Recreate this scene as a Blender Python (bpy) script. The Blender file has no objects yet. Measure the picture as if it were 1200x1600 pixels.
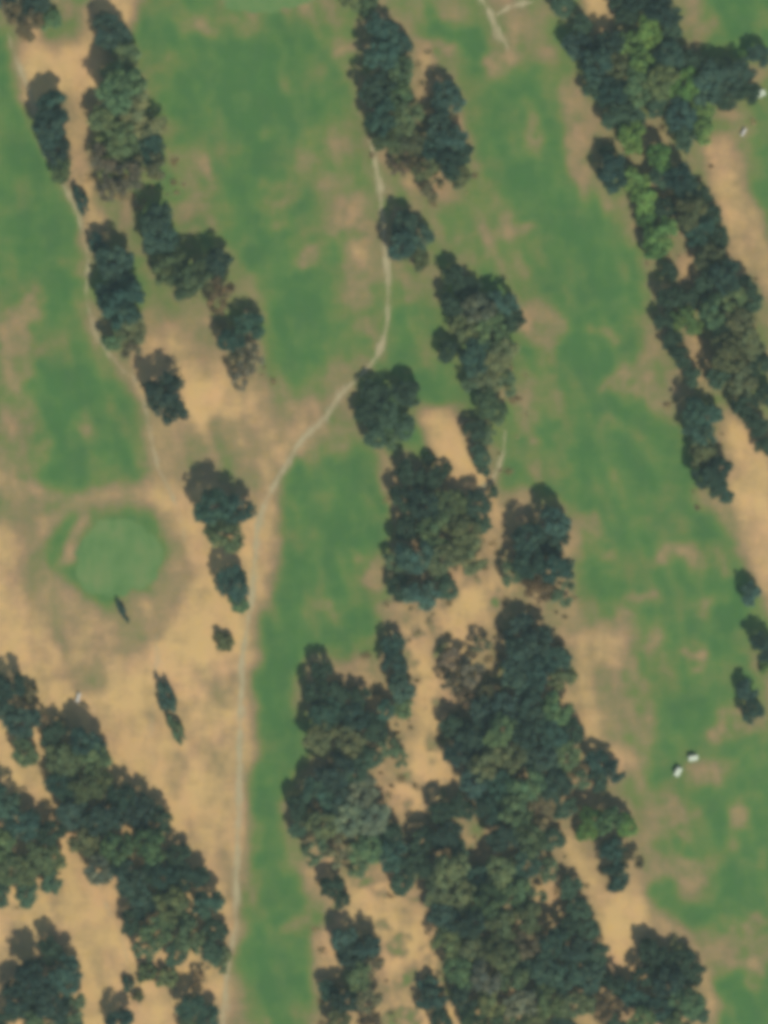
import bpy, math, random
import numpy as np
from mathutils import Vector

scn = bpy.context.scene
COL = scn.collection
S = 0.16                       # metres on the ground per photo pixel (1200 x 1600)
def W(px, py): return ((px - 600.0) * S, (800.0 - py) * S)

# ---------------------------------------------------------------- camera, sky, sun, exposure
CAM_H = 1000.0
cam = bpy.data.cameras.new("camera"); cam_o = bpy.data.objects.new("camera", cam); COL.objects.link(cam_o)
cam.sensor_fit = 'VERTICAL'; cam.sensor_height = 24.0; cam.sensor_width = 18.0
cam.lens = 24.0 * CAM_H / (1600 * S); cam.clip_start = 1.0; cam.clip_end = 20000.0
cam_o.location = (0, 0, CAM_H); cam_o.rotation_euler = (0, 0, 0)
scn.camera = cam_o

SUN_EL = math.radians(56.0)
SX, SY = 0.42, -0.907          # horizontal direction towards the sun (shadows fall up and a little left)
world = bpy.data.worlds.new("World"); scn.world = world; world.use_nodes = True
wn = world.node_tree.nodes; wl = world.node_tree.links; wn.clear()
sky = wn.new('ShaderNodeTexSky'); sky.sky_type = 'NISHITA'; sky.sun_disc = False
sky.sun_elevation = SUN_EL; sky.sun_rotation = math.atan2(SX, SY)
sky.air_density = 1.3; sky.dust_density = 1.2; sky.ozone_density = 2.5
bgn = wn.new('ShaderNodeBackground'); bgn.inputs['Strength'].default_value = 0.085
wo = wn.new('ShaderNodeOutputWorld')
wl.new(sky.outputs[0], bgn.inputs[0]); wl.new(bgn.outputs[0], wo.inputs[0])
sun = bpy.data.lights.new("sun", 'SUN'); sun.energy = 3.9; sun.angle = math.radians(0.6); sun.color = (1.0, 0.93, 0.82)
sun_o = bpy.data.objects.new("sun", sun); COL.objects.link(sun_o); sun_o.location = (60, -130, 300)
d = Vector((SX * math.cos(SUN_EL), SY * math.cos(SUN_EL), math.sin(SUN_EL)))
sun_o.rotation_euler = d.to_track_quat('Z', 'Y').to_euler()
scn.view_settings.view_transform = 'Standard'; scn.view_settings.look = 'None'
scn.view_settings.exposure = 0.0; scn.view_settings.gamma = 1.0
scn.view_settings.use_curve_mapping = False
scn.render.engine = 'CYCLES'
scn.cycles.filter_width = 5.6  # soft optics of a high aerial lens
scn.cycles.max_bounces = 5; scn.cycles.diffuse_bounces = 3; scn.cycles.volume_bounces = 1
scn.cycles.use_denoising = True

HAZE = True
HAZE_DENSITY = 0.00007

# ---------------------------------------------------------------- small helpers
def tag(o, label=None, cat=None, group=None, kind=None):
    if label: o['label'] = label
    if cat: o['category'] = cat
    if group: o['group'] = group
    if kind: o['kind'] = kind
    return o

def link(name, me, mat=None, parent=None):
    o = bpy.data.objects.new(name, me); COL.objects.link(o)
    if mat: me.materials.append(mat)
    if parent: o.parent = parent
    return o

def mesh_np(name, V, F, mat_smooth=False):
    V = np.asarray(V, np.float32); F = np.asarray(F, np.int32)
    k = F.shape[1]; me = bpy.data.meshes.new(name)
    me.vertices.add(len(V)); me.vertices.foreach_set('co', V.ravel())
    me.loops.add(F.size); me.loops.foreach_set('vertex_index', F.ravel())
    me.polygons.add(len(F)); me.polygons.foreach_set('loop_start', np.arange(0, F.size, k, dtype=np.int32))
    me.update(calc_edges=True)
    if mat_smooth: me.polygons.foreach_set('use_smooth', np.ones(len(F), bool))
    return me

class NT:
    def __init__(s, name):
        s.m = bpy.data.materials.new(name); s.m.use_nodes = True
        s.t = s.m.node_tree; s.n = s.t.nodes; s.l = s.t.links; s.n.clear()
        s.out = s.n.new('ShaderNodeOutputMaterial'); s.b = s.n.new('ShaderNodeBsdfPrincipled')
        s.l.new(s.b.outputs[0], s.out.inputs[0])
    def node(s, t, **kw):
        n = s.n.new(t)
        for k, v in kw.items(): setattr(n, k, v)
        return n
    def noise(s, vec, scale, detail=3, rough=0.55):
        n = s.n.new('ShaderNodeTexNoise'); n.inputs['Scale'].default_value = scale
        n.inputs['Detail'].default_value = detail; n.inputs['Roughness'].default_value = rough
        s.l.new(vec, n.inputs['Vector']); return n.outputs['Fac']
    def math(s, op, a, b=None, c=None, clamp=False):
        n = s.n.new('ShaderNodeMath'); n.operation = op; n.use_clamp = clamp
        for i, x in enumerate((a, b, c)):
            if x is None: continue
            if isinstance(x, (int, float)): n.inputs[i].default_value = x
            else: s.l.new(x, n.inputs[i])
        return n.outputs[0]
    def mix(s, f, a, b, mode='MIX'):
        n = s.n.new('ShaderNodeMix'); n.data_type = 'RGBA'; n.blend_type = mode
        for i, x in ((0, f), (6, a), (7, b)):
            if isinstance(x, (int, float)): n.inputs[i].default_value = x
            elif isinstance(x, tuple): n.inputs[i].default_value = (*x, 1) if len(x) == 3 else x
            else: s.l.new(x, n.inputs[i])
        return n.outputs[2]
    def ramp(s, f, stops):
        n = s.n.new('ShaderNodeValToRGB'); e = n.color_ramp.elements
        while len(e) < len(stops): e.new(0.5)
        for i, (p, c) in enumerate(stops): e[i].position = p; e[i].color = (*c, 1)
        s.l.new(f, n.inputs[0]); return n.outputs[0]
    def attr(s, name): n = s.n.new('ShaderNodeAttribute'); n.attribute_name = name; return n.outputs['Fac']
    def objvec(s, scale=(1, 1, 1), rot=0.0):
        g = s.n.new('ShaderNodeNewGeometry'); m = s.n.new('ShaderNodeMapping')
        m.inputs['Scale'].default_value = scale; m.inputs['Rotation'].default_value = (0, 0, rot)
        s.l.new(g.outputs['Position'], m.inputs['Vector']); return m.outputs[0]
    def bump(s, h, dist, strength=1.0):
        n = s.n.new('ShaderNodeBump'); n.inputs['Strength'].default_value = strength
        n.inputs['Distance'].default_value = dist; s.l.new(h, n.inputs['Height'])
        s.l.new(n.outputs[0], s.b.inputs['Normal'])

def lin(r, g, b):
    f = lambda v: (v / 255.0 / 12.92) if v <= 10 else (((v / 255.0) + 0.055) / 1.055) ** 2.4
    return (f(r), f(g), f(b))

def plain(name, c, rough=0.6, metal=0.0, var=0.12):
    m = NT(name); v = m.objvec()
    f = m.noise(v, 3.0, 4)
    dk = tuple(x * (1 - var) for x in c); lt = tuple(min(1, x * (1 + var)) for x in c)
    m.l.new(m.ramp(f, [(0.3, dk), (0.7, lt)]), m.b.inputs['Base Color'])
    m.b.inputs['Roughness'].default_value = rough; m.b.inputs['Metallic'].default_value = metal
    return m.m

# ---------------------------------------------------------------- ground
CELL = 4.0; PAD = 300
gx = np.arange(-PAD, 1200 + PAD + 1, CELL); gy = np.arange(-PAD, 1600 + PAD + 1, CELL)
GX, GY = np.meshgrid(gx, gy)
rng = np.random.default_rng(7)
def vnoise(scale, seed):
    r = np.random.default_rng(seed)
    n1 = int((gx[-1] - gx[0]) / scale) + 3; n2 = int((gy[-1] - gy[0]) / scale) + 3
    n1 = n2 = int(4200 / scale) + 4; g = r.random((n2, n1)); an = .5 + seed * .37; cx, cy = GX - 600, GY - 800
    u = (cx * math.cos(an) + cy * math.sin(an) + 2080) / scale; v = (-cx * math.sin(an) + cy * math.cos(an) + 2080) / scale
    i = u.astype(int); j = v.astype(int); fu = u - i; fv = v - j
    fu = fu * fu * (3 - 2 * fu); fv = fv * fv * (3 - 2 * fv)
    return (g[j, i] * (1 - fu) * (1 - fv) + g[j, i + 1] * fu * (1 - fv) + g[j + 1, i] * (1 - fu) * fv + g[j + 1, i + 1] * fu * fv)
NX = (vnoise(60, 1) - .5) * 34 + (vnoise(22, 2) - .5) * 16
NY = (vnoise(60, 3) - .5) * 34 + (vnoise(22, 4) - .5) * 16
def blur(a, r):
    k = max(1, int(round(r / CELL)))
    for _ in range(2):
        for ax in (0, 1):
            p = np.concatenate([np.repeat(np.take(a, [0], ax), k + 1, ax), a, np.repeat(np.take(a, [-1], ax), k, ax)], ax)
            c = np.cumsum(p, ax); n = 2 * k + 1
            a = (np.take(c, range(n, n + a.shape[ax]), ax) - np.take(c, range(0, a.shape[ax]), ax)) / n
    return a
def poly_mask(pts, warp=1.0):
    X = GX + NX * warp; Y = GY + NY * warp; m = np.zeros(GX.shape, bool); n = len(pts)
    for k in range(n):
        x0, y0 = pts[k]; x1, y1 = pts[(k + 1) % n]
        if y0 == y1: continue
        c = ((y0 > Y) != (y1 > Y)) & (X < (x1 - x0) * (Y - y0) / (y1 - y0) + x0)
        m ^= c
    return m.astype(float)
def ell_mask(x, y, rx, ry, deg=0.0, warp=0.5):
    a = math.radians(deg); dx = GX + NX * warp - x; dy = GY + NY * warp - y
    u = dx * math.cos(a) + dy * math.sin(a); v = -dx * math.sin(a) + dy * math.cos(a)
    return np.clip(1.6 - 1.0 * ((u / rx) ** 2 + (v / ry) ** 2), 0, 1)
def snoise(su, sv, seed, deg=-24):
    # stretched noise: long streaks along the mowing and the tree lanes
    r = np.random.default_rng(seed); a = math.radians(deg)
    u = (GX * math.cos(a) + GY * math.sin(a)) / su + 400; v = (-GX * math.sin(a) + GY * math.cos(a)) / sv + 400
    g = r.random((997,)); h = lambda i, j: g[(i * 73 + j * 179 + (i * j) % 31) % 997]
    i = u.astype(int); j = v.astype(int); fu = u - i; fv = v - j
    fu = fu * fu * (3 - 2 * fu); fv = fv * fv * (3 - 2 * fv)
    return h(i, j) * (1 - fu) * (1 - fv) + h(i + 1, j) * fu * (1 - fv) + h(i, j + 1) * (1 - fu) * fv + h(i + 1, j + 1) * fu * fv
PATCH = np.clip(.15 + 1.5 * (.55 * vnoise(26, 31) + .45 * vnoise(11, 32)), .1, 1.1)
DRY = 0.43 + (vnoise(110, 11) - .5) * 0.3 + (vnoise(40, 12) - .5) * 0.18
def P(v, r, pts, a=1.0, warp=1.0):
    global DRY
    m = blur(poly_mask(pts, warp), r) * a; DRY = DRY * (1 - m) + v * m
def E(v, x, y, rx, ry, deg=0, a=1.0):
    global DRY
    m = blur(ell_mask(x, y, rx, ry, deg, 1.1), 5) * a * PATCH; DRY = DRY * (1 - m) + v * m
# green fairways
P(.12, 14, [(215,30),(300,60),(400,40),(480,20),(560,60),(550,150),(500,200),(480,290),(520,380),(550,430),(555,530),(500,590),(460,600),(430,560),(420,480),(400,430),(340,340),(290,260),(240,130)])
P(.12, 14, [(-300,60),(0,70),(25,110),(50,190),(95,300),(125,380),(120,440),(150,550),(195,600),(225,690),(235,740),(190,760),(110,780),(50,740),(30,650),(30,560),(10,470),(-300,440)])
P(.09, 10, [(460,720),(560,690),(590,740),(605,800),(585,870),(600,1000),(560,1030),(470,1040),(465,1150),(445,1240),(440,1300),(480,1350),(510,1430),(490,1500),(490,1640),(375,1640),(385,1400),(400,1100),(410,950),(430,850)])
P(.12, 14, [(650,20),(740,40),(800,110),(870,120),(930,250),(990,400),(1020,480),(1000,570),(1060,650),(1090,780),(1130,850),(1160,960),(1190,1060),(1120,1120),(1210,1150),(1500,1200),(1500,1700),(1150,1700),(1090,1470),(1010,1390),(1020,1270),(1000,1180),(1040,1000),(930,930),(900,850),(890,700),(880,560),(850,450),(790,360),(740,200),(680,100)])
P(.18, 10, [(612,475),(690,475),(700,570),(710,620),(660,610),(612,590),(600,540)])
P(.18, 10, [(1080,-300),(1500,-300),(1500,130),(1200,100),(1110,100),(1075,40)])
P(.18, 10, [(1165,220),(1500,220),(1500,500),(1215,420),(1170,320)])
P(.16, 12, [(780,620),(900,640),(890,780),(800,790),(780,700)])
# olive streaks and dry patches on the fairways
for a in [(.42,520,250,16,70,-10),(.62,540,300,20,60,-5),(.66,560,370,30,70,-5),(.62,415,215,18,14,0),(.7,320,270,20,26,-20),(.62,300,50,26,14,0),(.5,380,50,22,10,0),
          (.45,440,290,40,16,20),(.5,560,150,16,50,-10),(.6,535,70,30,24,0),(.6,495,390,22,20,0),(.45,410,470,16,40,-20),(.6,120,420,24,22,0),(.6,45,480,32,22,20),(.6,0,540,40,60,0),
          (.62,0,700,40,60,0),(.5,70,690,26,14,-40),(.45,170,560,50,10,60),(.45,20,660,30,40,0),(.5,130,640,14,30,-30),(.72,566,900,24,44,-20),(.5,560,1000,30,16,-30),(.4,500,950,30,16,40),
          (.66,780,110,34,22,0),(.6,680,90,30,16,-20),(.55,640,60,20,16,0),(.52,740,300,50,34,40),(.45,830,380,14,50,-20),(.55,780,360,40,26,0),(.6,848,510,28,26,20),(.5,865,590,16,70,-15),(.4,845,700,24,50,0),
          (.66,905,210,24,80,-20),(.68,920,250,24,30,0),(.5,830,220,30,14,50),(.62,925,820,28,40,0),(.62,990,600,60,18,-30),(.6,1040,590,22,60,-25),(.62,940,525,34,14,20),(.46,970,665,40,14,10),
          (.45,1110,870,60,24,0),(.5,1050,870,30,16,0),(.76,1080,1035,26,22,30),(.5,1100,950,24,16,0),(.62,1005,935,30,16,0),(.68,990,1010,40,14,-20),(.55,970,1060,34,90,0),(.62,1150,1130,34,26,0),
          (.45,1110,1200,40,20,0),(.62,1150,1270,20,30,0),(.6,1040,1270,40,50,0),(.62,1060,1360,60,34,20),(.5,1080,1400,30,16,0),(.62,1130,1480,50,34,0),(.55,1190,1500,20,40,0),(.55,1160,1440,60,10,0),
          (.5,1140,130,14,10,0),(.55,1090,50,30,12,-50),(.4,1180,30,14,20,0),(.45,440,330,24,30,0),(.5,680,430,40,16,0),(.55,830,640,24,50,20),(.5,410,1560,16,50,0),(.4,470,1450,20,40,20),(.38,400,1350,14,60,0)]:
    E(*a[1 - 1:], a=.85)
# bare sand and dust
P(.95, 14, [(-300,830),(30,810),(80,850),(110,790),(240,745),(250,640),(215,590),(235,470),(250,480),(330,560),(420,600),(440,690),(470,690),(440,760),(420,850),(402,960),(390,1100),(378,1440),(350,1640),(-300,1640)])
P(.97, 12, [(30,20),(70,60),(130,60),(150,-300),(215,-300),(200,20),(150,60),(140,240),(160,330),(150,390),(135,370),(115,280),(105,150),(60,170),(40,130),(20,70)])
P(.64, 16, [(240,660),(300,650),(420,640),(560,560),(590,600),(520,640),(460,700),(430,760),(400,850),(385,780),(330,745),(260,745)], a=1.0)
P(.62, 14, [(410,590),(480,600),(570,560),(600,560),(540,640),(470,690),(420,680)], a=.7)
P(.55, 16, [(60,790),(0,740),(-60,800),(20,830),(60,880),(110,770)], a=.7)
P(.66, 14, [(262,500),(330,520),(350,580),(320,600),(270,560)], a=.7); E(.98,330,630,36,26,0); E(.66,290,520,26,40,0,.8); E(.82,20,940,30,60,0,.8)
# the darker worn apron round the putting green and round the little tee circle
def ring(cx, cy, r0, r1, v, a=.9):
    global DRY
    D = np.hypot(GX + NX * .35 - cx, (GY + NY * .35 - cy)); m = blur(((D > r0) & (D < r1)).astype(float), 7) * a
    DRY = DRY * (1 - m) + v * m
ring(166, 893, 0, 134, .64, 1.0)
P(.22, 6, [(75,850),(115,800),(170,785),(240,800),(262,860),(258,900),(236,925),(190,935),(160,955),(130,930),(95,905),(70,880)], warp=.5)
P(.72, 5, [(118,815),(140,800),(128,840),(118,885),(95,882),(104,850)], warp=.3)
ring(138, 1062, 0, 32, .56, 1.0)
for a in [(.74,330,1080,14,50,-15),(.78,350,1200,30,60,0),(.7,345,1080,20,40,20),(.82,300,1120,26,30,0),(.78,360,1330,16,80,0),(1.0,350,960,30,60,0),(1.0,280,1280,34,26,30),(.84,60,1480,70,40,-20),(.8,160,1490,30,60,-20),(.75,10,760,60,20,0),(.8,60,1210,26,20,0)]: E(*a, a=.8)
# wooded floor
P(.60, 14, [(640,20),(670,120),(720,140),(740,250),(720,340),(640,300),(590,260),(570,60)])
P(.72, 14, [(610,700),(700,770),(800,780),(900,800),(910,960),(900,1050),(920,1180),(960,1240),(1000,1300),(1000,1400),(1010,1480),(1080,1480),(1110,1640),(480,1640),(560,1480),(480,1360),(450,1250),(490,1160),(480,1050),(590,1010),(600,900)])
P(.96, 7, [(655,640),(690,625),(722,660),(735,720),(775,755),(740,775),(690,760),(660,700)])
P(.9, 8, [(690,930),(770,900),(780,930),(760,1000),(745,1040),(700,1010),(680,960)], warp=.6)
P(.98, 6, [(625,985),(665,975),(680,1020),(685,1100),(700,1180),(720,1240),(660,1285),(600,1240),(640,1200),(655,1130),(640,1060)], warp=.5)
P(.85, 6, [(560,1050),(585,1060),(605,1110),(590,1120),(565,1080)], warp=.4)
P(.98, 6, [(735,1300),(760,1310),(790,1345),(760,1350),(740,1330)], warp=.4)
P(.95, 8, [(535,1375),(580,1370),(655,1405),(680,1470),(700,1540),(715,1580),(705,1640),(605,1640),(600,1500),(585,1450),(530,1440)], warp=.6)
P(.8, 9, [(490,1440),(530,1460),(535,1510),(500,1560),(490,1520)], warp=.6)
P(.95, 7, [(880,1300),(905,1310),(940,1380),(1000,1385),(1020,1440),(990,1460),(980,1500),(1010,1530),(970,1535),(950,1470),(915,1400),(885,1350)], warp=.5)
P(.85, 7, [(845,1380),(870,1400),(880,1440),(865,1450),(850,1415)], warp=.4)
P(.78, 9, [(905,980),(960,990),(970,1030),(930,1060),(945,1150),(990,1200),(960,1230),(920,1160),(895,1050)])
P(.78, 8, [(1020,1450),(1060,1450),(1100,1500),(1125,1560),(1110,1590),(1070,1480)], warp=.5)
tex = np.clip(vnoise(20, 51) * .6 + vnoise(9, 52) * .4 - .46, 0, 1) * 2.6
wm_ = blur(poly_mask([(600,880),(800,860),(800,1080),(740,1300),(820,1380),(700,1640),(520,1640),(520,1380),(600,1300),(560,1060)]), 10)
DRY = DRY * (1 - wm_ * np.clip(tex, 0, 1)) + .42 * wm_ * np.clip(tex, 0, 1)
tex = np.clip(vnoise(34, 53) * .6 + vnoise(14, 54) * .4 - .5, 0, 1) * 1.6
wm_ = blur(poly_mask([(-60,960),(300,960),(380,1000),(370,1640),(-60,1640)]), 14)
DRY = DRY * (1 - wm_ * np.clip(tex, 0, 1)) + .62 * wm_ * np.clip(tex, 0, 1)
# woods at the right
P(.52, 12, [(880,-300),(1070,-300),(1090,80),(1200,90),(1190,190),(1110,200),(1110,290),(1160,420),(1200,470),(1240,760),(1140,660),(1150,800),(1090,790),(1060,640),(1020,560),(1020,430),(930,290),(940,230),(880,100)])
P(.95, 7, [(915,-200),(955,-200),(955,50),(940,60),(922,20)], warp=.4)
P(.9, 6, [(1008,190),(1028,195),(1032,225),(1012,225)], warp=.3); P(.9, 6, [(1060,395),(1082,405),(1085,445),(1068,440)], warp=.3)
P(.85, 6, [(1075,520),(1110,530),(1108,590),(1085,600),(1075,560)], warp=.3)
P(.82, 9, [(1095,205),(1150,215),(1165,300),(1215,400),(1230,470),(1160,430),(1115,310)], warp=.6)
P(.93, 9, [(1125,640),(1165,660),(1200,720),(1240,820),(1240,1010),(1190,950),(1155,860),(1140,760)], warp=.6)
# fine mottling of turf and dust
amp = np.clip(1.35 - DRY, .55, 1)
DRY = DRY + ((vnoise(70, 20) - .5) * .22 + (vnoise(30, 21) - .5) * .20 + (vnoise(13, 22) - .5) * .12 + (snoise(16, 60, 40) - .5) * .26 + (snoise(50, 14, 41, -28) - .5) * .12) * amp
edge = np.minimum.reduce([GX + PAD, 1200 + PAD - GX, GY + PAD, 1600 + PAD - GY]) / 220.0
DRY = np.clip(DRY * np.clip(edge, 0, 1) + .36 * (1 - np.clip(edge, 0, 1)), 0, 1)
# a non-uniform grid: fine under the picture, stretching out to the horizon
steps = np.array([60, 160, 400, 900, 2000, 4500, 9000, 17000.])
xs = np.concatenate([gx[0] - steps[::-1], gx, gx[-1] + steps]); ys = np.concatenate([gy[0] - steps[::-1], gy, gy[-1] + steps])
k = len(steps); D = np.pad(DRY, k, mode='edge')
X, Y = np.meshgrid((xs - 600) * S, (800 - ys) * S)
ny, nx = X.shape
V = np.stack([X.ravel(), Y.ravel(), np.zeros(X.size)], 1)
idx = np.arange(nx * ny).reshape(ny, nx)
F = np.stack([idx[1:, :-1].ravel(), idx[1:, 1:].ravel(), idx[:-1, 1:].ravel(), idx[:-1, :-1].ravel()], 1)
gme = mesh_np('ground', V, F)
at = gme.attributes.new('dry', 'FLOAT', 'POINT'); at.data.foreach_set('value', D.ravel().astype(np.float32))

g = NT('turf_and_dust')
v1 = g.objvec(); v2 = g.objvec((1, .35, 1), math.radians(-24)); v3 = g.objvec((.4, 1, 1), math.radians(25))
dry = g.attr('dry')
n_big = g.noise(v1, .06, 5, .6); n_str = g.noise(v2, .22, 5, .6); n_fine = g.noise(v1, 1.1, 5, .65); n_st2 = g.noise(v3, .3, 4, .6)
dd = g.math('ADD', dry, g.math('MULTIPLY', g.math('SUBTRACT', n_str, .5), .50))
dd = g.math('ADD', dd, g.math('MULTIPLY', g.math('SUBTRACT', n_fine, .5), .30))
dd = g.math('ADD', dd, g.math('MULTIPLY', g.math('SUBTRACT', n_st2, .5), .34), clamp=True)
base = g.ramp(dd, [(0.0, (.056, .142, .038)), (.18, (.080, .165, .042)), (.36, (.128, .176, .048)), (.52, (.195, .180, .074)), (.68, (.275, .205, .095)), (.84, (.400, .278, .122)), (1.0, (.520, .352, .145))])
# pinkish and yellowish soils, blue-green and yellow-green grass
h1 = g.noise(g.objvec((1.3, 1, 1), .4), .10, 4, .6); h2 = g.noise(v1, .45, 4, .6)
base = g.mix(g.math('MULTIPLY', g.math('SUBTRACT', h1, .42, clamp=True), 2.2, clamp=True), base, g.mix(1.0, base, (1.06, .90, 1.12), 'MULTIPLY'))
base = g.mix(g.math('MULTIPLY', g.math('SUBTRACT', h2, .52, clamp=True), 3.0, clamp=True), base, g.mix(1.0, base, (1.08, 1.04, .80), 'MULTIPLY'))
val = g.math('ADD', .84, g.math('MULTIPLY', n_big, .32))
cv = g.node('ShaderNodeCombineXYZ'); [g.l.new(val, cv.inputs[i]) for i in range(3)]
base = g.mix(1.0, base, cv.outputs[0], 'MULTIPLY')
g.l.new(base, g.b.inputs['Base Color']); g.b.inputs['Roughness'].default_value = .95
g.b.inputs['Specular IOR Level'].default_value = .15
g.bump(g.math('ADD', g.math('MULTIPLY', n_str, 1.6), n_fine), .22, .6)
ground = link('ground', gme, g.m); tag(ground, kind='structure', label='green and sandy dry golf course ground', cat='ground')

# putting green: one close-mown sheet a few millimetres above the ground
gr = NT('mown_green'); v = gr.objvec()
f = gr.math('ADD', gr.math('MULTIPLY', gr.noise(v, .16, 4), .6), gr.math('MULTIPLY', gr.noise(gr.objvec((1, .3, 1), -.4), .5, 4), .4))
gr.l.new(gr.ramp(f, [(.32, (.080, .170, .050)), (.5, (.110, .200, .062)), (.68, (.150, .210, .072))]), gr.b.inputs['Base Color'])
gr.b.inputs['Roughness'].default_value = .9; gr.b.inputs['Specular IOR Level'].default_value = .15
gv = [(*W(184, 872), .004)]; gb = [1.2]; NG = 120
for q, (rad, bv) in enumerate(((.55, 1.2), (.86, .95), (1.06, -.15))):
    for i in range(NG):
        a = 2 * math.pi * i / NG
        r = rad * (1 + .07 * math.sin(2 * a + 1) + .05 * math.sin(3 * a + 2.2) + .03 * math.sin(7 * a) + .02 * math.sin(13 * a + 1))
        gv.append((*W(184 + 68 * r * math.cos(a), 872 - 70 * r * math.sin(a)), .004)); gb.append(bv)
gf = [(0, 1 + i, 1 + (i + 1) % NG, 0) for i in range(NG)]
gt = [(0, 1 + i, 1 + (i + 1) % NG) for i in range(NG)]
for q in range(2):
    for i in range(NG):
        a, b = 1 + q * NG + i, 1 + q * NG + (i + 1) % NG; c, d2 = a + NG, b + NG
        gt += [(a, c, d2), (a, d2, b)]
pgm = mesh_np('putting_green', gv, gt); at = pgm.attributes.new('body', 'FLOAT', 'POINT'); at.data.foreach_set('value', np.array(gb, np.float32))
wr = gr.math('ADD', gr.attr('body'), gr.math('MULTIPLY', gr.math('SUBTRACT', gr.noise(gr.objvec(), .35, 5, .65), .55), 1.6), clamp=True)
gtr = gr.node('ShaderNodeBsdfTransparent'); gmx = gr.node('ShaderNodeMixShader')
gd = gr.math('ADD', wr, gr.math('MULTIPLY', gr.math('SUBTRACT', gr.noise(gr.objvec(), 5.0, 3, .7), .5), 1.8))
gr.l.new(gr.math('MAXIMUM', gr.math('GREATER_THAN', gd, .5), gr.math('GREATER_THAN', wr, .97)), gmx.inputs[0]); gr.l.new(gtr.outputs[0], gmx.inputs[1]); gr.l.new(gr.b.outputs[0], gmx.inputs[2]); gr.l.new(gmx.outputs[0], gr.out.inputs[0])
import bmesh
pg = link('putting_green', pgm, gr.m); tag(pg, 'smooth round pale green putting surface in the sand', 'putting green', kind='structure')

def green_sheet(name, cx, cy, rx, ry, label):
    me = pgm.copy(); me.name = name; co = np.empty(len(me.vertices) * 3, np.float32); me.vertices.foreach_get('co', co); co = co.reshape(-1, 3)
    ox, oy = W(184, 872); nx_, ny_ = W(cx, cy); co[:, 0] = (co[:, 0] - ox) * rx / 62 + nx_; co[:, 1] = (co[:, 1] - oy) * ry / 65 + ny_
    me.vertices.foreach_set('co', co.ravel()); o = bpy.data.objects.new(name, me); COL.objects.link(o); tag(o, label, 'tee ground', kind='structure')
green_sheet('tee_ground', 418, -24, 72, 48, 'pale green mown tee cut by the top edge of the photo')

# worn paths: thin ribbons with uneven edges
pm = NT('path_gravel'); v = pm.objvec()
f = pm.math('ADD', pm.math('MULTIPLY', pm.noise(v, .25, 5), .6), pm.math('MULTIPLY', pm.noise(v, 1.6, 4), .4))
pc = pm.ramp(f, [(.3, (.300, .265, .145)), (.5, (.365, .315, .175)), (.7, (.430, .375, .215))])
pm.l.new(pc, pm.b.inputs['Base Color']); pm.b.inputs['Roughness'].default_value = .95
pm.bump(f, .03, .4)
wr = pm.math('MULTIPLY', pm.math('ADD', pm.attr('body'), pm.math('MULTIPLY', pm.math('SUBTRACT', pm.noise(pm.objvec((1, .4, 1), -.2), .35, 5, .65), .55), 2.2)), 1.0, clamp=True)
ptr = pm.node('ShaderNodeBsdfTransparent'); pmx = pm.node('ShaderNodeMixShader')
pd = pm.math('ADD', pm.math('MULTIPLY', wr, .75), pm.math('MULTIPLY', pm.math('SUBTRACT', pm.noise(pm.objvec(), 5.0, 3, .7), .5), 2.4))
pm.l.new(pm.math('GREATER_THAN', pd, .54), pmx.inputs[0]); pm.l.new(ptr.outputs[0], pmx.inputs[1]); pm.l.new(pm.b.outputs[0], pmx.inputs[2]); pm.l.new(pmx.outputs[0], pm.out.inputs[0])
# worn through: grass shows in broken gaps, thickest along both verges
def ribbon(name, pts, w, z, label, fade=.95, seed=1):
    r = np.random.default_rng(seed); P_ = [Vector((*W(*p), 0)) for p in pts]
    L = []
    for i in range(len(P_) - 1):
        p0 = P_[max(i - 1, 0)]; p1 = P_[i]; p2 = P_[i + 1]; p3 = P_[min(i + 2, len(P_) - 1)]
        n = max(2, int((p2 - p1).length / .8))
        for k in range(n):
            t = k / n
            L.append(.5 * ((2 * p1) + (-p0 + p2) * t + (2 * p0 - 5 * p1 + 4 * p2 - p3) * t * t + (-p0 + 3 * p1 - 3 * p2 + p3) * t ** 3))
    L.append(P_[-1]); n = len(L); ed = []
    ea, eb = r.random(n), r.random(n)
    sm = lambda a: np.convolve(np.pad(a, 2, mode='edge'), np.ones(5) / 5, 'valid')
    ea, eb = sm(ea), sm(eb); V = []
    for i, p in enumerate(L):
        t = (L[min(i + 1, n - 1)] - L[max(i - 1, 0)]).normalized(); q = Vector((-t.y, t.x, 0))
        taper = min(1, .25 + i / 8, .25 + (n - 1 - i) / 8)
        wa = w * S * 1.0 * (.45 + 1.1 * ea[i]) * taper; wb = w * S * 1.0 * (.45 + 1.1 * eb[i]) * taper
        a = p + q * wa; b = p - q * wb; V += [(a.x, a.y, z), (p.x, p.y, z + .001), (b.x, b.y, z)]
    F = []
    for i in range(n - 1):
        o = i * 3; F += [(o, o + 1, o + 4, o + 3), (o + 1, o + 2, o + 5, o + 4)]
    me = mesh_np(name, V, F)
    for pl in list(me.polygons)[:1]:
        if pl.normal.z < 0: me.flip_normals()
    bd = me.attributes.new('body', 'FLOAT', 'POINT'); e = min(1, fade)
    bd.data.foreach_set('value', np.array([(.05, e + .15, .05)[i % 3] * 1.0 - (.6 if i < 3 or i >= 3 * n - 3 else 0) for i in range(3 * n)], np.float32))
    o = link(name, me, pm.m); tag(o, label, 'path', kind='structure'); return o
ribbon('path', [(576,215),(586,250),(594,300),(598,350),(604,410),(605,470),(602,520),(585,560),(560,590)], 11, .004, 'pale footpath running down between the upper fairway and the trees', seed=3)
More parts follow.
